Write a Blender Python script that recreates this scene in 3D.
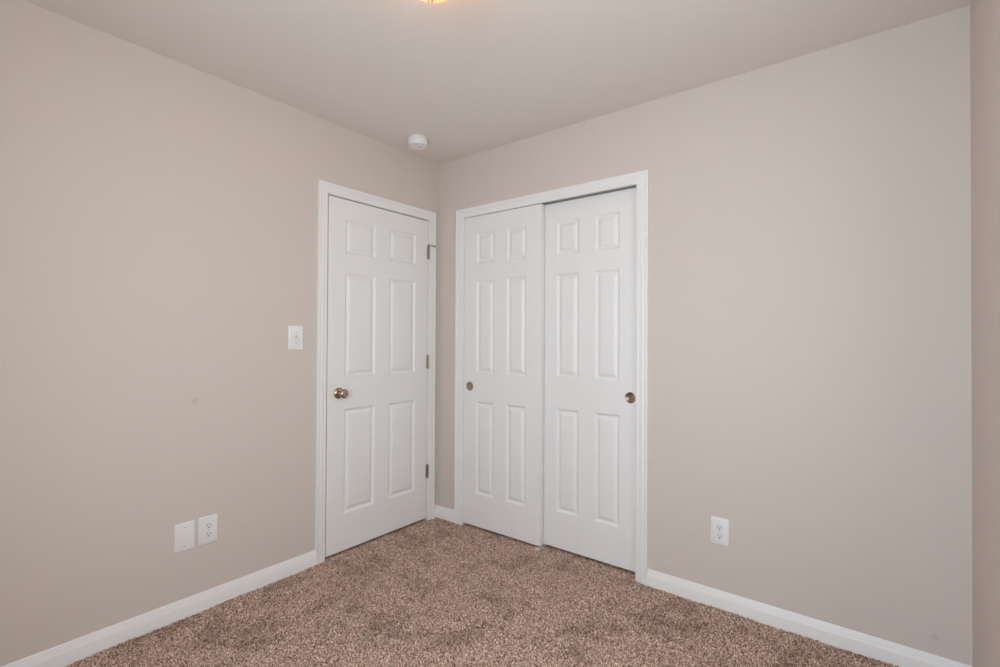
import bpy, bmesh, math, random
import numpy as np
from mathutils import Matrix, Vector

for o in list(bpy.data.objects):
    bpy.data.objects.remove(o)
scene = bpy.context.scene
COL = scene.collection

# ------------------------------------------------------------------ camera
F_PX, CX, CY, CZ = 488.01, 2.4212, -2.4068, 1.2378
YAW, PITCH, ROLL = 0.66078, 0.00909, 0.00514
fwd = Vector((-math.sin(YAW) * math.cos(PITCH), math.cos(YAW) * math.cos(PITCH), math.sin(PITCH)))
rgt = Vector((math.cos(YAW), math.sin(YAW), 0))
upv = rgt.cross(fwd)
c_, s_ = math.cos(ROLL), math.sin(ROLL)
r2 = c_ * rgt + s_ * upv
u2 = -s_ * rgt + c_ * upv
cam_data = bpy.data.cameras.new('camera')
cam_data.sensor_width = 36.0
cam_data.lens = F_PX * 36.0 / 1000.0
cam_data.clip_start = 0.02
cam = bpy.data.objects.new('camera', cam_data)
COL.objects.link(cam)
m = Matrix((r2, u2, -fwd)).transposed().to_4x4()
m.translation = Vector((CX, CY, CZ))
cam.matrix_world = m
scene.camera = cam

# ------------------------------------------------------------------ room sizes
H = 2.44            # ceiling
W = 2.6806          # closet wall runs x = 0..W on the plane y = 0
D = 2.74            # left wall runs y = 0..-D on the plane x = 0
WT = 0.11           # wall thickness

# ------------------------------------------------------------------ world, daylight, exposure
world = bpy.data.worlds.new('world')
scene.world = world
world.use_nodes = True
bg = world.node_tree.nodes['Background']
bg.inputs[0].default_value = (0.80, 0.90, 1.0, 1)
bg.inputs[1].default_value = 0.4

def area(name, loc, rot, sx, sy, power, col):
    d = bpy.data.lights.new(name, 'AREA')
    d.shape = 'RECTANGLE'
    d.size, d.size_y, d.energy, d.color = sx, sy, power, col
    o = bpy.data.objects.new(name, d)
    o.location, o.rotation_euler = loc, rot
    COL.objects.link(o)
    return o

WIN_R = (-2.15, -1.05, 0.85, 2.15)      # window in the right wall: y0, y1, z0, z1
WIN_FILL = (1.28, 2.62, 0.55, 2.10)        # unseen window added in the front wall for fill light: x0, x1, z0, z1
area('daylight_right', (W + WT + 0.05, (WIN_R[0] + WIN_R[1]) / 2, 1.5), (0, math.radians(90), 0), 1.25, 1.05, 15.5, (1.0, 0.975, 0.91))
area('fill_front', ((WIN_FILL[0] + WIN_FILL[1]) / 2, -D - WT - 0.05, 1.325), (math.radians(90), 0, 0), 1.30, 1.50, 48.5, (0.80, 0.905, 1.02))  # added fill light from behind the viewer, at the added front window

scene.view_settings.view_transform = 'Standard'
scene.view_settings.look = 'None'
scene.view_settings.gamma = 1.0
scene.view_settings.use_curve_mapping = False
scene.view_settings.exposure = 0.0
try:
    scene.cycles.max_bounces = 16
    scene.cycles.diffuse_bounces = 10
    scene.cycles.use_denoising = True
except Exception:
    pass

# ------------------------------------------------------------------ materials
def s2l(c):
    return tuple(((v / 255) / 12.92 if v / 255 <= 0.04045 else ((v / 255 + 0.055) / 1.055) ** 2.4) for v in c) + (1,)

def mat(name, col, rough=0.5, metal=0.0, bump=None, spec=0.5):
    mt = bpy.data.materials.new(name)
    mt.use_nodes = True
    nt = mt.node_tree
    b = nt.nodes['Principled BSDF']
    b.inputs['Base Color'].default_value = col
    b.inputs['Roughness'].default_value = rough
    b.inputs['Metallic'].default_value = metal
    b.inputs['Specular IOR Level'].default_value = spec
    tc = nt.nodes.new('ShaderNodeTexCoord')
    nz = nt.nodes.new('ShaderNodeTexNoise')
    nz.inputs['Scale'].default_value = bump[0] if bump else 60
    nz.inputs['Detail'].default_value = 3
    nt.links.new(tc.outputs['Object'], nz.inputs['Vector'])
    if bump:
        bp = nt.nodes.new('ShaderNodeBump')
        bp.inputs['Strength'].default_value = bump[1]
        bp.inputs['Distance'].default_value = bump[2]
        nt.links.new(nz.outputs['Fac'], bp.inputs['Height'])
        nt.links.new(bp.outputs['Normal'], b.inputs['Normal'])
    return mt

def wall_paint(name, col, marks=()):
    """matt wall paint with a faint roller texture; marks = smudges (position, radius, strength)"""
    mt = mat(name, col, 0.65, 0, (170, 0.12, 0.002), 0.3)
    nt = mt.node_tree
    b = nt.nodes['Principled BSDF']
    tc = [n for n in nt.nodes if n.type == 'TEX_COORD'][0]
    last = None
    for pos, rad, k in marks:
        ds = nt.nodes.new('ShaderNodeVectorMath'); ds.operation = 'DISTANCE'
        ds.inputs[1].default_value = pos
        nt.links.new(tc.outputs['Object'], ds.inputs[0])
        mr = nt.nodes.new('ShaderNodeMapRange'); mr.interpolation_type = 'SMOOTHSTEP'
        mr.inputs['From Min'].default_value = rad * 0.35
        mr.inputs['From Max'].default_value = rad
        mr.inputs['To Min'].default_value = 1 - k
        mr.inputs['To Max'].default_value = 1
        nt.links.new(ds.outputs['Value'], mr.inputs['Value'])
        mx = nt.nodes.new('ShaderNodeMix'); mx.data_type = 'RGBA'; mx.blend_type = 'MULTIPLY'
        mx.inputs['Factor'].default_value = 1
        if last is None:
            mx.inputs['A'].default_value = col
        else:
            nt.links.new(last, mx.inputs['A'])
        nt.links.new(mr.outputs['Result'], mx.inputs['B'])
        last = mx.outputs['Result']
    if last is not None:
        nt.links.new(last, b.inputs['Base Color'])
    return mt

WALLC = (0.640, 0.568, 0.524, 1)
M_WALL = wall_paint('wall_paint', WALLC)
M_WALL_LEFT = wall_paint('wall_paint_left', WALLC, [((0, -1.516, 0.948), 0.022, 0.12)])
M_WALL_BACK = wall_paint('wall_paint_back', WALLC, [((2.581, 0, 0.148), 0.016, 0.10)])
M_CEIL = mat('ceiling_paint', (0.745, 0.685, 0.646, 1), 0.8, 0, (140, 0.12, 0.002), 0.2)
M_TRIM = mat('white_trim_paint', (0.825, 0.815, 0.812, 1), 0.38, 0, (45, 0.03, 0.002))
M_DOOR = mat('white_door_paint', (0.815, 0.808, 0.806, 1), 0.42, 0, (130, 0.06, 0.001))
M_PLATE = mat('white_plastic', (0.80, 0.79, 0.785, 1), 0.32)
M_FACE = mat('receptacle_plastic', (0.76, 0.755, 0.75, 1), 0.3)
M_SLOT = mat('dark_slot', (0.03, 0.025, 0.025, 1), 0.6)
M_NICKEL = mat('satin_nickel', (0.44, 0.34, 0.26, 1), 0.22, 1.0, (220, 0.03, 0.0006))
M_HINGE = mat('brushed_nickel', (0.42, 0.37, 0.33, 1), 0.38, 1.0, (220, 0.05, 0.0006))
M_RUBBER = mat('rubber', (0.16, 0.15, 0.14, 1), 0.7)
M_SCREW = mat('painted_screw', (0.68, 0.67, 0.66, 1), 0.35)
M_BUTTON = mat('grey_button', (0.52, 0.52, 0.54, 1), 0.4)
M_TRACK = mat('metal_track', (0.62, 0.58, 0.56, 1), 0.5, 0.2)
M_GUIDE = mat('clear_grey_nylon', (0.62, 0.64, 0.65, 1), 0.35)
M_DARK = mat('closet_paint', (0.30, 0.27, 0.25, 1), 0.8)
M_SUB = mat('subfloor', (0.20, 0.15, 0.11, 1), 0.9)

# brushed pulls: anisotropic-looking concentric brushing
def brushed(name, col):
    mt = mat(name, col, 0.30, 1.0)
    b = mt.node_tree.nodes['Principled BSDF']
    b.inputs['Anisotropic'].default_value = 0.75
    b.inputs['Anisotropic Rotation'].default_value = 0.25
    tg = mt.node_tree.nodes.new('ShaderNodeTangent')
    tg.direction_type = 'RADIAL'; tg.axis = 'Z'
    mt.node_tree.links.new(tg.outputs['Tangent'], b.inputs['Tangent'])
    return mt
M_PULL = brushed('brushed_pull', (0.40, 0.30, 0.24, 1))

# frosted lamp glass: gives off warm light
M_GLASS = mat('frosted_lamp_glass', (0.45, 0.34, 0.20, 1), 0.35)
_b = M_GLASS.node_tree.nodes['Principled BSDF']
_b.inputs['Emission Color'].default_value = (1.0, 0.25, 0.065, 1)
_b.inputs['Emission Strength'].default_value = 2.5
M_FINIAL = mat('warm_finial_metal', (0.62, 0.45, 0.28, 1), 0.5, 0.3)

# window glass: thin clear pane
M_PANE = bpy.data.materials.new('window_glass')
M_PANE.use_nodes = True
_nt = M_PANE.node_tree
_nt.nodes.clear()
_o = _nt.nodes.new('ShaderNodeOutputMaterial')
_t = _nt.nodes.new('ShaderNodeBsdfTransparent'); _t.inputs[0].default_value = (0.96, 0.98, 0.97, 1)
_g = _nt.nodes.new('ShaderNodeBsdfGlossy'); _g.inputs['Roughness'].default_value = 0.02
_mx = _nt.nodes.new('ShaderNodeMixShader'); _mx.inputs[0].default_value = 0.06
_nt.links.new(_t.outputs[0], _mx.inputs[1]); _nt.links.new(_g.outputs[0], _mx.inputs[2])
_nt.links.new(_mx.outputs[0], _o.inputs[0])

# carpet pile: yarn colour per tuft, with lighter and darker flecks and soft patches of crushed pile, their shading painted in
M_CARPET = bpy.data.materials.new('carpet_pile')
M_CARPET.use_nodes = True
nt = M_CARPET.node_tree
b = nt.nodes['Principled BSDF']
b.inputs['Roughness'].default_value = 0.95
b.inputs['Specular IOR Level'].default_value = 0.05
tc = nt.nodes.new('ShaderNodeTexCoord')
at = nt.nodes.new('ShaderNodeAttribute'); at.attribute_name = 'yarn'
rp = nt.nodes.new('ShaderNodeValToRGB')
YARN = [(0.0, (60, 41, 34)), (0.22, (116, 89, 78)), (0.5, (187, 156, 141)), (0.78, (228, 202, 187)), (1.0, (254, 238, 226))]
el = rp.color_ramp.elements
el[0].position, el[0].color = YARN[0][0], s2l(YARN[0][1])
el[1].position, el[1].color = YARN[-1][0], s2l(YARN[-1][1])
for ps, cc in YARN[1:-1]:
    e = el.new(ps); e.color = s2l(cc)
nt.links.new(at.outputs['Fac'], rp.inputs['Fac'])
n2 = nt.nodes.new('ShaderNodeTexNoise')
n2.inputs['Scale'].default_value = 4.4; n2.inputs['Detail'].default_value = 3; n2.inputs['Roughness'].default_value = 0.62
n2.inputs['Distortion'].default_value = 0.6
nt.links.new(tc.outputs['Object'], n2.inputs['Vector'])
mr = nt.nodes.new('ShaderNodeMapRange'); mr.interpolation_type = 'SMOOTHSTEP'
mr.inputs['From Min'].default_value = 0.36; mr.inputs['From Max'].default_value = 0.53
mr.inputs['To Min'].default_value = 0.77; mr.inputs['To Max'].default_value = 1.04
nt.links.new(n2.outputs['Fac'], mr.inputs['Value'])
mx = nt.nodes.new('ShaderNodeMix'); mx.data_type = 'RGBA'; mx.blend_type = 'MULTIPLY'; mx.inputs['Factor'].default_value = 1
nt.links.new(rp.outputs['Color'], mx.inputs['A']); nt.links.new(mr.outputs['Result'], mx.inputs['B'])
nt.links.new(mx.outputs['Result'], b.inputs['Base Color'])

# ------------------------------------------------------------------ mesh helpers
def obj(name, bm, material, parent=None, smooth=None, matrix=None):
    """link a bmesh as ONE mesh object"""
    bmesh.ops.recalc_face_normals(bm, faces=bm.faces[:])
    me = bpy.data.meshes.new(name)
    bm.to_mesh(me); bm.free()
    mats = material if isinstance(material, (list, tuple)) else [material]
    for mm in mats:
        me.materials.append(mm)
    if smooth is not None:
        for p in me.polygons:
            p.use_smooth = True
        me.set_sharp_from_angle(angle=math.radians(smooth))
    o = bpy.data.objects.new(name, me)
    COL.objects.link(o)
    if parent:
        o.parent = parent
    if matrix is not None:
        o.matrix_local = matrix
    return o

def empty(name, loc=(0, 0, 0), matrix=None):
    o = bpy.data.objects.new(name, None)
    o.empty_display_size = 0.1
    COL.objects.link(o)
    o.location = loc
    if matrix is not None:
        o.matrix_world = matrix
    return o

def tag(o, label=None, cat=None, kind=None, group=None):
    if label: o['label'] = label
    if cat: o['category'] = cat
    if kind: o['kind'] = kind
    if group: o['group'] = group
    return o

def box(bm, x0, x1, y0, y1, z0, z1, bev=0.0, mi=0):
    r = bmesh.ops.create_cube(bm, size=1.0)
    vs = r['verts']
    for v in vs:
        v.co = Vector(((x0 + x1) / 2 + v.co.x * (x1 - x0), (y0 + y1) / 2 + v.co.y * (y1 - y0), (z0 + z1) / 2 + v.co.z * (z1 - z0)))
    fs = set(f for v in vs for f in v.link_faces)
    for f in fs: f.material_index = mi
    if bev:
        es = list(set(e for v in vs for e in v.link_edges))
        g = bmesh.ops.bevel(bm, geom=es, offset=bev, segments=3, profile=0.5, affect='EDGES')
        for f in g['faces']: f.material_index = mi

def lathe(bm, prof, n=40, cap0=True, cap1=True, mi=0, off=(0, 0, 0)):
    """revolve (r, z) pairs about local z"""
    rings = []
    for r, z in prof:
        if r < 1e-6:
            rings.append([bm.verts.new((off[0], off[1], off[2] + z))])
        else:
            rings.append([bm.verts.new((off[0] + r * math.cos(2 * math.pi * k / n), off[1] + r * math.sin(2 * math.pi * k / n), off[2] + z)) for k in range(n)])
    for a, b_ in zip(rings, rings[1:]):
        for k in range(n):
            k2 = (k + 1) % n
            if len(a) == 1 and len(b_) == 1: continue
            if len(a) == 1: f = bm.faces.new((a[0], b_[k], b_[k2]))
            elif len(b_) == 1: f = bm.faces.new((a[k], b_[0], a[k2]))
            else: f = bm.faces.new((a[k], b_[k], b_[k2], a[k2]))
            f.material_index = mi
    if cap0 and len(rings[0]) > 1: bm.faces.new(rings[0]).material_index = mi
    if cap1 and len(rings[-1]) > 1: bm.faces.new(rings[-1]).material_index = mi

def sweep(bm, prof, path, frames, closed=False):
    """prof: list of (a, b); path: points; frames: per point (A, B) vectors, so vertex = p + a*A + b*B"""
    rows = []
    for p, (A, B) in zip(path, frames):
        rows.append([bm.verts.new(Vector(p) + a * Vector(A) + b_ * Vector(B)) for a, b_ in prof])
    n = len(prof)
    for r0, r1 in zip(rows, rows[1:]):
        for k in range(n):
            bm.faces.new((r0[k], r0[(k + 1) % n], r1[(k + 1) % n], r1[k]))
    bm.faces.new(rows[0]); bm.faces.new(rows[-1])

# wall-local frames: u along the wall, v up, w out of the wall into the room
def frame_left(y, z, w=0.0):       # on the left wall x = 0: u = +y, v = +z, w = +x
    return Matrix(((0, 0, 1, w), (1, 0, 0, y), (0, 1, 0, z), (0, 0, 0, 1)))
def frame_back(x, z, w=0.0):       # on the closet wall y = 0: u = +x, v = +z, w = -y
    return Matrix(((1, 0, 0, x), (0, 0, -1, -w), (0, 1, 0, z), (0, 0, 0, 1)))

# ------------------------------------------------------------------ room shell
DOOR = (-0.8572, -0.089, 2.036)      # bedroom doorway between jamb faces: y0, y1, head height
CLO = (0.245, 1.434, 2.062)         # closet opening: x0, x1, head height
JT = 0.018                          # jamb thickness

bm = bmesh.new()
box(bm, -WT, 0, -D - WT, DOOR[0] - JT, 0 - 0.06, H)
box(bm, -WT, 0, DOOR[1] + JT, WT, -0.06, H)
box(bm, -WT, 0, DOOR[0] - JT, DOOR[1] + JT, DOOR[2] + JT, H)
wl = tag(obj('wall_left', bm, M_WALL_LEFT), 'beige painted wall on the left holding the hinged bedroom door', 'wall', 'structure')

bm = bmesh.new()
box(bm, 0, CLO[0] - JT, 0, WT, -0.06, H)
box(bm, CLO[1] + JT, W, 0, WT, -0.06, H)
box(bm, CLO[0] - JT, CLO[1] + JT, 0, WT, CLO[2] + JT, H)
wb = tag(obj('wall_back', bm, M_WALL_BACK), 'beige painted wall holding the sliding closet doors', 'wall', 'structure')

bm = bmesh.new()
y0, y1, z0, z1 = WIN_R
box(bm, W, W + WT, y1, WT, -0.06, H)
box(bm, W, W + WT, -D - WT, y0, -0.06, H)
box(bm, W, W + WT, y0, y1, -0.06, z0)
box(bm, W, W + WT, y0, y1, z1, H)
wr = tag(obj('wall_right', bm, M_WALL), 'narrow strip of beige wall at the far right edge', 'wall', 'structure')

bm = bmesh.new()
x0, x1, z0, z1 = WIN_FILL
box(bm, 0, x0, -D - WT, -D, -0.06, H)
box(bm, x1, W, -D - WT, -D, -0.06, H)
box(bm, x0, x1, -D - WT, -D, -0.06, z0)
box(bm, x0, x1, -D - WT, -D, z1, H)
tag(obj('wall_front', bm, M_WALL), 'beige wall behind the viewer', 'wall', 'structure')

bm = bmesh.new()
box(bm, -WT, W + WT, -D - WT, 0.80, H, H + 0.12)
tag(obj('ceiling', bm, M_CEIL), 'plain flat beige-white ceiling above the room', 'ceiling', 'structure')

bm = bmesh.new()
box(bm, -0.9, W + WT, -D - WT, 0.80, -0.12, -0.06)
box(bm, -0.9, W + WT, -D - WT, 0.80, -0.06, -0.02)
tag(obj('floor', bm, M_SUB), 'floor slab under the brown carpet', 'floor', 'structure')

# closet behind the sliding doors and the hall behind the bedroom door (seen only through slits)
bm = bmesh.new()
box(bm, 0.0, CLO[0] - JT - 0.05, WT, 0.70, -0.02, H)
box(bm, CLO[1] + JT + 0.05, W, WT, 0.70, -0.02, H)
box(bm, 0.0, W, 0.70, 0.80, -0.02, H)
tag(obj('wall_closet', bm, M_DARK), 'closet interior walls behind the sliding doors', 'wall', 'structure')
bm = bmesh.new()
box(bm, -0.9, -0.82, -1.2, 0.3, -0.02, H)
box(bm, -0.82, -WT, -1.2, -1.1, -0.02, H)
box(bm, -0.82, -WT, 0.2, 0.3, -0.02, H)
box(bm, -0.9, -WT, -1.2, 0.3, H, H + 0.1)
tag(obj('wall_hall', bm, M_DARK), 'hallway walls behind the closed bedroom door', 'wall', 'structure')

# ------------------------------------------------------------------ windows out of view: the right one, and a front one added for fill light
def window(name, label, M, w, h):
    e = empty(name, matrix=M)
    tag(e, label, 'window', 'structure')
    bm = bmesh.new()
    t = 0.045
    for (a0, a1, b0, b1) in ((-w / 2, w / 2, h / 2 - t, h / 2), (-w / 2, w / 2, -h / 2, -h / 2 + t),
                             (-w / 2, -w / 2 + t, -h / 2 + t, h / 2 - t), (w / 2 - t, w / 2, -h / 2 + t, h / 2 - t),
                             (-w / 2 + t, w / 2 - t, -0.02, 0.02)):
        box(bm, a0, a1, b0, b1, -0.085, -0.035, 0.003)
    obj('window_frame', bm, M_TRIM, e)
    bm = bmesh.new()
    box(bm, -w / 2 - 0.05, w / 2 + 0.05, -h / 2 - 0.025, -h / 2, -0.03, 0.05, 0.004)
    obj('window_sill', bm, M_TRIM, e)
    for b0, b1 in ((-h / 2 + t, -0.02), (0.02, h / 2 - t)):
        bm = bmesh.new()
        box(bm, -w / 2 + t, w / 2 - t, b0, b1, -0.063, -0.060)
        obj('pane', bm, M_PANE, e)
    return e
yc, zc = (WIN_R[0] + WIN_R[1]) / 2, (WIN_R[2] + WIN_R[3]) / 2
window('window_1', 'white framed window in the right wall beside the viewer',
       Matrix(((0, 0, -1, W), (1, 0, 0, yc), (0, 1, 0, zc), (0, 0, 0, 1))), WIN_R[1] - WIN_R[0], WIN_R[3] - WIN_R[2])
xc, zc = (WIN_FILL[0] + WIN_FILL[1]) / 2, (WIN_FILL[2] + WIN_FILL[3]) / 2
window('fill_window', 'unseen white framed window added behind the viewer for fill light',
       Matrix(((1, 0, 0, xc), (0, 0, 1, -D), (0, 1, 0, zc), (0, 0, 0, 1))), WIN_FILL[1] - WIN_FILL[0], WIN_FILL[3] - WIN_FILL[2])

# ------------------------------------------------------------------ baseboards
BH, BT = 0.082, 0.0138
BPROF = [(0, -0.02), (BT, -0.02), (BT, 0.050), (0.0122, 0.0540), (0.0105, 0.0590), (0.0092, 0.0635), (0.0084, 0.0680), (0.0066, 0.0715), (0.0058, 0.0750), (0.0050, 0.0790), (0.0030, BH), (0, BH)]
def baseboard(name, runs, label):
    bm = bmesh.new()
    for p0, p1, out in runs:
        o_ = Vector(out)
        sweep(bm, BPROF, [p0, p1], [(o_, (0, 0, 1))] * 2)
    return tag(obj(name, bm, M_TRIM, smooth=35), label, 'baseboard', 'structure')
CAS_D = (-0.9205, -0.0305, 2.0965, 0.0580)      # door casing outer y0, y1, top, width
CAS_C = (0.1810, 1.5020, 2.0915, 0.0600)        # closet casing
baseboard('baseboard_left', [((0, -D, 0), (0, CAS_D[0], 0), (1, 0, 0)), ((0, CAS_D[1], 0), (0, 0, 0), (1, 0, 0))],
          'white baseboard along the left wall')
baseboard('baseboard_back', [((BT, 0, 0), (CAS_C[0], 0, 0), (0, -1, 0)), ((CAS_C[1], 0, 0), (W, 0, 0), (0, -1, 0))],
          'white baseboard along the closet wall')
baseboard('baseboard_right', [((W, -BT, 0), (W, -D, 0), (-1, 0, 0))], 'white baseboard along the right wall')
baseboard('baseboard_front', [((BT, -D, 0), (W - BT, -D, 0), (0, 1, 0))], 'white baseboard behind the viewer')

# ------------------------------------------------------------------ door casings and jambs
# casing profile: a = distance in from the outer edge, b = thickness off the wall
def casing_prof(w):
    return [(0, 0), (0, 0.0135), (0.0015, 0.0155), (0.0100, 0.0160), (0.0145, 0.0150), (0.0175, 0.0118), (0.0205, 0.0112), (0.0225, 0.0126),
            (0.0280, 0.0130), (0.0360, 0.0112), (0.0440, 0.0086), (w - 0.011, 0.0080), (w - 0.009, 0.0092), (w - 0.004, 0.0090), (w - 0.0012, 0.0078), (w, 0.006), (w, 0)]
def casing(name, label, M, u0, u1, top, w, jamb):
    """M maps wall-local (u, v, w) to the world"""
    e = tag(empty(name, matrix=M), label, 'door casing', 'structure')
    bm = bmesh.new()
    path = [(u0, -0.02, 0), (u0, top, 0), (u1, top, 0), (u1, -0.02, 0)]
    fr = [((1, 0, 0), (0, 0, 1)), ((1, -1, 0), (0, 0, 1)), ((-1, -1, 0), (0, 0, 1)), ((-1, 0, 0), (0, 0, 1))]
    sweep(bm, casing_prof(w), path, fr)
    obj('casing', bm, M_TRIM, e, smooth=35)
    j0, j1, jh, stop = jamb
    bm = bmesh.new()
    for a0, a1, b0, b1 in ((j0 - JT, j0, -0.02, jh), (j1, j1 + JT, -0.02, jh), (j0 - JT, j1 + JT, jh, jh + JT)):
        box(bm, a0, a1, b0, b1, -WT, 0.0)
    if stop:     # door stop strips behind the leaf
        for a0, a1, b0, b1 in ((j0, j0 + 0.012, -0.02, jh), (j1 - 0.012, j1, -0.02, jh), (j0 + 0.012, j1 - 0.012, jh - 0.012, jh)):
            box(bm, a0, a1, b0, b1, -0.075, -0.040)
    obj('jamb', bm, M_TRIM, e)
    return e
FL = Matrix(((0, 0, 1, 0), (1, 0, 0, 0), (0, 1, 0, 0), (0, 0, 0, 1)))
FB = Matrix(((1, 0, 0, 0), (0, 0, -1, 0), (0, 1, 0, 0), (0, 0, 0, 1)))
casing('trim_1', 'white moulded casing around the hinged bedroom door', FL, CAS_D[0], CAS_D[1], CAS_D[2], CAS_D[3], (DOOR[0], DOOR[1], DOOR[2], True))
casing('trim_2', 'wide white moulded casing around the closet opening', FB, CAS_C[0], CAS_C[1], CAS_C[2], CAS_C[3], (CLO[0], CLO[1], CLO[2], False))

# ------------------------------------------------------------------ six-panel door leaf
PROF = [(0.0, 0.0), (0.0015, -0.0012), (0.0030, -0.0024), (0.0065, -0.0058), (0.0105, -0.0092), (0.0140, -0.0106), (0.0165, -0.0104), (0.0185, -0.0092), (0.0330, -0.0026), (0.0350, -0.0012), (0.0365, -0.0010)]
ROWS = (0.228, 0.826, 1.009, 1.608, 1.719, 1.918)      # heights of panel edges above the floor
def leaf_mesh(w, h0, h1, cols, th=0.035, hole=None):
    """panelled leaf in wall-local coordinates: u 0..w, v h0..h1, front at w = 0"""
    bm = bmesh.new()
    ch = 0.0018
    us = [ch, cols[0], cols[1], cols[2], cols[3], w - ch]
    vs = [h0 + ch] + list(ROWS) + [h1 - ch]
    V = {}
    def vt(u, v, d):
        k = (round(u, 5), round(v, 5), round(d, 5))
        if k not in V: V[k] = bm.verts.new((u, v, d))
        return V[k]
    for i in range(5):
        for j in range(7):
            a0, a1, b0, b1 = us[i], us[i + 1], vs[j], vs[j + 1]
            if i in (1, 3) and j in (1, 3, 5):
                rings = []
                for ins, dep in PROF:
                    rings.append([vt(a0 + ins, b0 + ins, dep), vt(a1 - ins, b0 + ins, dep), vt(a1 - ins, b1 - ins, dep), vt(a0 + ins, b1 - ins, dep)])
                for r0, r1 in zip(rings, rings[1:]):
                    for k in range(4):
                        bm.faces.new((r0[k], r0[(k + 1) % 4], r1[(k + 1) % 4], r1[k]))
                bm.faces.new(rings[-1])
            else:
                bm.faces.new((vt(a0, b0, 0), vt(a1, b0, 0), vt(a1, b1, 0), vt(a0, b1, 0)))
    per = [vt(u, vs[0], 0) for u in us] + [vt(us[-1], v, 0) for v in vs[1:]] + [vt(u, vs[-1], 0) for u in us[-2::-1]] + [vt(us[0], v, 0) for v in vs[-2:0:-1]]
    def outer(p, d):
        u = 0 if abs(p.co.x - ch) < 1e-6 else (w if abs(p.co.x - (w - ch)) < 1e-6 else p.co.x)
        v = h0 if abs(p.co.y - vs[0]) < 1e-6 else (h1 if abs(p.co.y - vs[-1]) < 1e-6 else p.co.y)
        return bm.verts.new((u, v, d))
    r1 = [outer(p, -ch) for p in per]
    r2_ = [outer(p, -th) for p in per]
    n = len(per)
    for k in range(n):
        k2 = (k + 1) % n
        bm.faces.new((per[k], per[k2], r1[k2], r1[k]))
        bm.faces.new((r1[k], r1[k2], r2_[k2], r2_[k]))
    bm.faces.new(r2_)
    return bm

def finger_pull(e, u, v, label=None):
    """round cup pull let into the leaf"""
    bm = bmesh.new()
    lathe(bm, [(0.0290, 0.0002), (0.0290, 0.0024), (0.0282, 0.0036), (0.0268, 0.0040), (0.0256, 0.0036), (0.0248, 0.0024), (0.0238, 0.0010), (0.0225, 0.0005), (0.0, 0.0004)], 48, cap0=True)
    return obj('finger_pull', bm, M_PULL, e, smooth=30, matrix=Matrix.Translation((u, v, 0)))

# bedroom door on the left wall
LW = 0.7585
d1 = tag(empty('door_1', matrix=frame_left(-0.8515, 0)), 'white six-panel hinged bedroom door with round nickel knob, closed', 'door', 'structure')
obj('door_leaf', leaf_mesh(LW, 0.018, 2.029, (0.1085, 0.3245, 0.4305, 0.6465)), M_DOOR, d1, smooth=28)
# knob: rose, neck and ball
bm = bmesh.new()
lathe(bm, [(0.0320, 0.0002), (0.0320, 0.0030), (0.0305, 0.0060), (0.0260, 0.0085), (0.0185, 0.0110), (0.0135, 0.0130)], 40)
KU, KV = 0.0715, 0.920
kn = obj('door_knob', bm, M_NICKEL, d1, smooth=40, matrix=Matrix.Translation((KU, KV, 0)))
bm = bmesh.new()
lathe(bm, [(0.0110, 0.012), (0.0105, 0.0250), (0.0120, 0.0290), (0.0180, 0.0330), (0.0245, 0.0395), (0.0268, 0.0470), (0.0262, 0.0540), (0.0225, 0.0605), (0.0160, 0.0642), (0.0100, 0.0652), (0.0080, 0.0645), (0.0, 0.0642)], 40)
obj('knob_ball', bm, M_NICKEL, kn, smooth=40)
# hinges: barrel of five knuckles with pin caps, edge of the leaf plate
HU = LW + 0.0040
for i, hz in enumerate((1.816, 1.075, 0.335)):
    bm = bmesh.new()
    h2 = 0.0445
    kz = [-h2 + k * (2 * h2 / 5) for k in range(6)]
    prof = [(0.0, -h2 - 0.004), (0.0035, -h2 - 0.0035), (0.0042, -h2 - 0.001)]
    for k in range(5):
        prof += [(0.0058, kz[k] + 0.0002), (0.0058, kz[k + 1] - 0.0010), (0.0050, kz[k + 1] - 0.0004)]
    prof += [(0.0042, h2 + 0.001), (0.0035, h2 + 0.0035), (0.0, h2 + 0.004)]
    lathe(bm, prof, 18)
    bmesh.ops.rotate(bm, verts=bm.verts[:], matrix=Matrix.Rotation(math.radians(-90), 3, 'X'))
    box(bm, -0.0150, 0.0, -h2, h2, -0.0052, -0.0030)
    hg = obj('hinge', bm, M_HINGE, d1, smooth=40, matrix=Matrix.Translation((HU, hz, 0.0068)))
    if i == 0:
        # hinge-pin door stop: ring on the pin, threaded rod and rubber tips
        bm = bmesh.new()
        lathe(bm, [(0.0060, 0.045), (0.0095, 0.045), (0.0095, 0.049), (0.0070, 0.0500), (0.0060, 0.056), (0.0, 0.058)], 20)
        bmesh.ops.rotate(bm, verts=bm.verts[:], matrix=Matrix.Rotation(math.radians(-90), 3, 'X'))
        r = bmesh.ops.create_cone(bm, cap_ends=True, segments=14, radius1=0.0030, radius2=0.0030, depth=0.042)
        bmesh.ops.rotate(bm, verts=r['verts'], matrix=Matrix.Rotation(math.radians(90), 3, 'Y'))
        bmesh.ops.translate(bm, verts=r['verts'], vec=(0.026, 0.047, 0.0055))
        st = obj('pin_stop', bm, M_HINGE, hg, smooth=40)
        bm = bmesh.new()
        lathe(bm, [(0.0045, 0.0), (0.0072, 0.001), (0.0075, 0.006), (0.0060, 0.0085), (0.0, 0.009)], 20)
        bmesh.ops.rotate(bm, verts=bm.verts[:], matrix=Matrix.Rotation(math.radians(90), 3, 'Y'))
        bmesh.ops.translate(bm, verts=bm.verts[:], vec=(0.040, 0.047, 0.0055))
        box(bm, 0.019, 0.023, 0.0425, 0.0515, 0.001, 0.010, 0.001)
        obj('pin_stop_tip', bm, M_RUBBER, hg, smooth=40)

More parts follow.
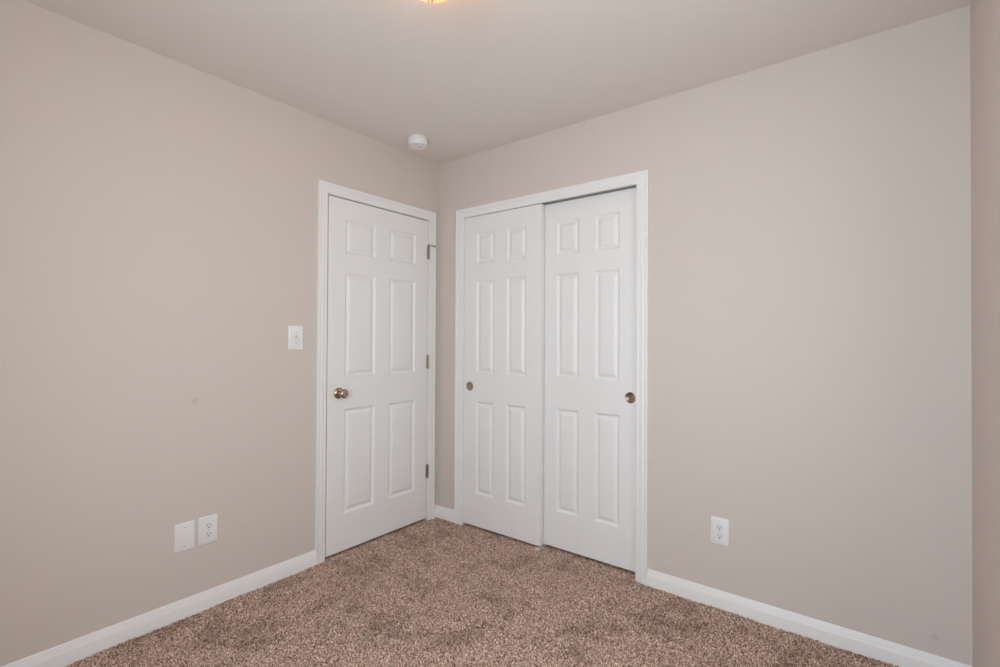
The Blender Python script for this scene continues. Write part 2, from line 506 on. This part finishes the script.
# sliding closet doors
SW = 0.606
CC = (0.1075, 0.2535, 0.3535, 0.4995)
d2 = tag(empty('door_2', matrix=frame_back(0.247, 0.001, -0.001)), 'left sliding closet door, the front leaf, white with six panels', 'sliding door', 'structure', )
obj('door_leaf', leaf_mesh(SW, 0.018, 2.029, CC), M_DOOR, d2, smooth=28)
finger_pull(d2, 0.055, 0.920)
d3 = tag(empty('door_3', matrix=frame_back(0.8255, 0.003, -0.045)), 'right sliding closet door, the leaf set behind, white with six panels', 'sliding door', 'structure')
obj('door_leaf', leaf_mesh(SW, 0.018, 2.029, CC), M_DOOR, d3, smooth=28)
finger_pull(d3, 0.5610, 0.924)
# double top track screwed under the closet head
bm = bmesh.new()
for y in (0.016, 0.060):
    box(bm, CLO[0], CLO[1], y - 0.014, y + 0.014, CLO[2] - 0.004, CLO[2])
    box(bm, CLO[0], CLO[1], y - 0.014, y - 0.0125, CLO[2] - 0.022, CLO[2])
    box(bm, CLO[0], CLO[1], y + 0.0125, y + 0.014, CLO[2] - 0.022, CLO[2])
tag(obj('trim_3', bm, M_TRACK), 'metal sliding track under the closet head', 'door track', 'structure')

# floor guide under the overlap of the sliding leaves
g = tag(empty('door_guide', (0.840, 0.03, 0.0)), 'small grey floor guide under the overlapping closet doors', 'door guide')
bm = bmesh.new()
box(bm, -0.015, 0.013, -0.044, 0.062, -0.004, 0.006, 0.002)
obj('guide_base', bm, M_GUIDE, g)
bm = bmesh.new()
box(bm, -0.012, 0.011, -0.041, -0.034, 0.004, 0.014, 0.001)
obj('guide_fin', bm, M_GUIDE, g)
bm = bmesh.new()
box(bm, -0.015, 0.013, 0.0385, 0.0425, 0.004, 0.030, 0.001)
obj('guide_fin', bm, M_GUIDE, g)

# ------------------------------------------------------------------ wall plates
def plate_mesh(w, h, t=0.0055):
    bm = bmesh.new()
    lo, hi = [], []
    def rr(w_, h_, r, z):
        vs = []
        for cx_, cy_, a0 in ((w_ / 2 - r, h_ / 2 - r, 0), (-w_ / 2 + r, h_ / 2 - r, 90), (-w_ / 2 + r, -h_ / 2 + r, 180), (w_ / 2 - r, -h_ / 2 + r, 270)):
            for k in range(4):
                a = math.radians(a0 + 30 * k)
                vs.append(bm.verts.new((cx_ + r * math.cos(a), cy_ + r * math.sin(a), z)))
        return vs
    rings = [rr(w, h, 0.004, 0.0), rr(w, h, 0.004, t * 0.35), rr(w - 0.003, h - 0.003, 0.004, t * 0.75), rr(w - 0.009, h - 0.009, 0.004, t)]
    for r0, r1 in zip(rings, rings[1:]):
        n = len(r0)
        for k in range(n):
            bm.faces.new((r0[k], r0[(k + 1) % n], r1[(k + 1) % n], r1[k]))
    bm.faces.new(rings[0]); bm.faces.new(rings[-1])
    return bm
PT = 0.0055
def screw(e, u, v, z=PT, name='screw'):
    bm = bmesh.new()
    lathe(bm, [(0.0033, z - 0.0006), (0.0033, z + 0.0006), (0.0026, z + 0.0012), (0.0, z + 0.0013)], 16)
    box(bm, -0.0027, 0.0027, -0.0004, 0.0004, z + 0.0012, z + 0.0015, mi=1)
    return obj(name, bm, [M_SCREW, M_SLOT], e, smooth=40, matrix=Matrix.Translation((u, v, 0)))

def light_switch(M, label):
    e = tag(empty('light_switch', matrix=M), label, 'light switch')
    obj('cover_plate', plate_mesh(0.082, 0.126), M_PLATE, e, smooth=50)
    bm = bmesh.new()
    box(bm, -0.0055, 0.0055, -0.0120, 0.0120, PT - 0.002, PT + 0.0006)
    obj('toggle_slot', bm, M_BUTTON, e)
    bm = bmesh.new()
    box(bm, -0.0042, 0.0042, -0.0075, 0.0075, 0, 0.016, 0.0015)
    obj('toggle', bm, M_PLATE, e, smooth=40, matrix=Matrix.Translation((0, -0.003, PT - 0.002)) @ Matrix.Rotation(math.radians(28), 4, 'X'))
    screw(e, 0, 0.030); screw(e, 0, -0.030)
    return e

def outlet(M, label):
    e = tag(empty('wall_outlet', matrix=M), label, 'outlet')
    obj('cover_plate', plate_mesh(0.081, 0.125), M_PLATE, e, smooth=50)
    for sv in (0.0195, -0.0195):
        bm = bmesh.new()
        # receptacle face: circle cut flat at top and bottom
        vs0, vs1, vs2 = [], [], []
        for k in range(40):
            a = 2 * math.pi * k / 40
            x, y = 0.0172 * math.cos(a), max(-0.0142, min(0.0142, 0.0172 * math.sin(a)))
            vs0.append(bm.verts.new((x, y, PT - 0.002))); vs1.append(bm.verts.new((x, y, PT + 0.0010))); vs2.append(bm.verts.new((x * 0.95, y * 0.95, PT + 0.0018)))
        for r0, r1 in ((vs0, vs1), (vs1, vs2)):
            for k in range(40):
                bm.faces.new((r0[k], r0[(k + 1) % 40], r1[(k + 1) % 40], r1[k]))
        bm.faces.new(vs0); bm.faces.new(vs2)
        f = obj('receptacle', bm, M_FACE, e, smooth=40, matrix=Matrix.Translation((0, sv, 0)))
        bm = bmesh.new()
        z = PT + 0.0016
        box(bm, -0.0074, -0.0052, -0.0010, 0.0072, z, z + 0.0005)
        box(bm, 0.0052, 0.0074, -0.0002, 0.0064, z, z + 0.0005)
        lathe(bm, [(0.0029, z), (0.0029, z + 0.0005)], 16, off=(0, -0.0075, 0))
        obj('slots', bm, M_SLOT, f)
    screw(e, 0, 0)
    return e

def blank_plate(M, label):
    e = tag(empty('blank_wall_plate', matrix=M), label, 'wall plate')
    obj('cover_plate', plate_mesh(0.080, 0.124), M_PLATE, e, smooth=50)
    screw(e, 0, 0.0415); screw(e, 0, -0.0415)
    return e

light_switch(frame_left(-1.041, 1.2335, 0.0), 'white toggle light switch on the left wall beside the bedroom door casing')
blank_plate(frame_left(-1.552, 0.3545, 0.0), 'blank white cover plate on the left wall, left of the outlet')
outlet(frame_left(-1.4565, 0.3565, 0.0), 'white duplex outlet low on the left wall beside the blank plate')
outlet(frame_back(1.840, 0.3515, 0.0), 'white duplex outlet low on the closet wall, right of the closet')

# ------------------------------------------------------------------ smoke detector
sd = tag(empty('smoke_detector', matrix=Matrix.Translation((0.226, -0.401, H)) @ Matrix.Rotation(math.pi, 4, 'X') @ Matrix.Diagonal((0.97, 0.97, 0.90, 1))),
         'round white smoke detector on the ceiling above the bedroom door', 'smoke detector')
bm = bmesh.new()
lathe(bm, [(0.059, 0.0), (0.0605, 0.002), (0.0605, 0.012), (0.0590, 0.014)], 48)
obj('mounting_base', bm, M_PLATE, sd, smooth=35)
bm = bmesh.new()
lathe(bm, [(0.0560, 0.013), (0.0560, 0.0165), (0.0610, 0.018), (0.0615, 0.036), (0.0600, 0.046), (0.0565, 0.0530), (0.0525, 0.0555), (0.0505, 0.0545), (0.0495, 0.0535), (0.0, 0.0535)], 48)
obj('cover', bm, M_PLATE, sd, smooth=35)
bm = bmesh.new()
lathe(bm, [(0.0085, 0.0520), (0.0085, 0.0550), (0.0075, 0.0558), (0.0, 0.0560)], 24, off=(0.0005, -0.019, 0))
obj('test_button', bm, M_BUTTON, sd, smooth=35)

# ------------------------------------------------------------------ ceiling lamp (only the bottom of the bowl and the finial reach into the frame)
LX, LY = 1.330, -1.361
lamp = tag(empty('ceiling_lamp', matrix=Matrix.Translation((LX, LY, H)) @ Matrix.Rotation(math.pi, 4, 'X')),
           'warm glowing glass bowl ceiling lamp with a finial, cut by the top edge', 'ceiling lamp')
bm = bmesh.new()
R0, ZT, DB = 0.105, 0.052, 0.094
ZB = ZT + DB
lathe(bm, [(0.058, 0.0), (0.060, 0.003), (0.058, 0.012), (0.045, 0.018), (0.0065, 0.020), (0.0055, 0.022), (0.0055, ZB - 0.002)], 56)
obj('canopy', bm, M_FINIAL, lamp, smooth=35)
bm = bmesh.new()
prof = [(R0 + 0.003, ZT - 0.008), (R0 + 0.003, ZT - 0.002)]
for k in range(17):
    a = k / 17 * math.pi / 2
    prof.append((R0 * math.cos(a), ZT + DB * math.sin(a)))
prof.append((0.0, ZT + DB))
lathe(bm, prof, 56, cap0=False)
obj('glass_bowl', bm, M_GLASS, lamp, smooth=50)
bm = bmesh.new()
z = ZT + DB
lathe(bm, [(0.016, z - 0.004), (0.0155, z + 0.002), (0.0110, z + 0.006), (0.0085, z + 0.010), (0.0095, z + 0.015), (0.0080, z + 0.021), (0.0045, z + 0.028), (0.0020, z + 0.033), (0.0, z + 0.036)], 28)
obj('finial', bm, M_FINIAL, lamp, smooth=40)

for k in (-1, 1):       # two bulbs inside the open-topped bowl wash the ceiling with warm light
    bd = bpy.data.lights.new('bulb_light', 'POINT')
    bd.energy, bd.color, bd.shadow_soft_size = 2.1, (1.0, 0.68, 0.38), 0.026
    bo = bpy.data.objects.new('bulb_light', bd)
    bo.location = (LX + 0.045 * k, LY, H - 0.074)
    COL.objects.link(bo)

# ------------------------------------------------------------------ carpet pile: a field of small uneven tufts
rng = np.random.default_rng(7)
SP = 0.0031
xs = np.arange(-0.10, W - 0.003, SP)
ys = np.arange(-D + 0.004, 0.10, SP)
nx, ny = len(xs), len(ys)
X, Y = np.meshgrid(xs, ys, indexing='ij')
X = X + rng.uniform(-0.42, 0.42, X.shape) * SP
Y = Y + rng.uniform(-0.42, 0.42, Y.shape) * SP
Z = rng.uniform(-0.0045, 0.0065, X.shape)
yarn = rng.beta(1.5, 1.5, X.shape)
yarn = np.clip(yarn + (Z - 0.001) * 22, 0, 1)  # higher tufts take lighter colour, lower ones darker
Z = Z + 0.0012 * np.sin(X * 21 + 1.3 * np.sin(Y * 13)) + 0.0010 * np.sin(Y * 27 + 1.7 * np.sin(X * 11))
verts = np.stack([X, Y, Z], -1).reshape(-1, 3).astype(np.float32)
idx = np.arange(nx * ny).reshape(nx, ny)
quads = np.stack([idx[:-1, :-1], idx[1:, :-1], idx[1:, 1:], idx[:-1, 1:]], -1).reshape(-1, 4).astype(np.int32)
me = bpy.data.meshes.new('carpet')
me.vertices.add(len(verts)); me.vertices.foreach_set('co', verts.ravel())
me.loops.add(quads.size); me.loops.foreach_set('vertex_index', quads.ravel())
me.polygons.add(len(quads)); me.polygons.foreach_set('loop_start', np.arange(0, quads.size, 4, dtype=np.int32))
me.update(calc_edges=True)
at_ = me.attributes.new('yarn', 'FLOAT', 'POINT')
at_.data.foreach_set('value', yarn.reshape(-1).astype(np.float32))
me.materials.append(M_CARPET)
carpet = bpy.data.objects.new('carpet', me)
COL.objects.link(carpet)
tag(carpet, 'brown speckled pile carpet covering the whole floor', 'carpet', 'stuff')
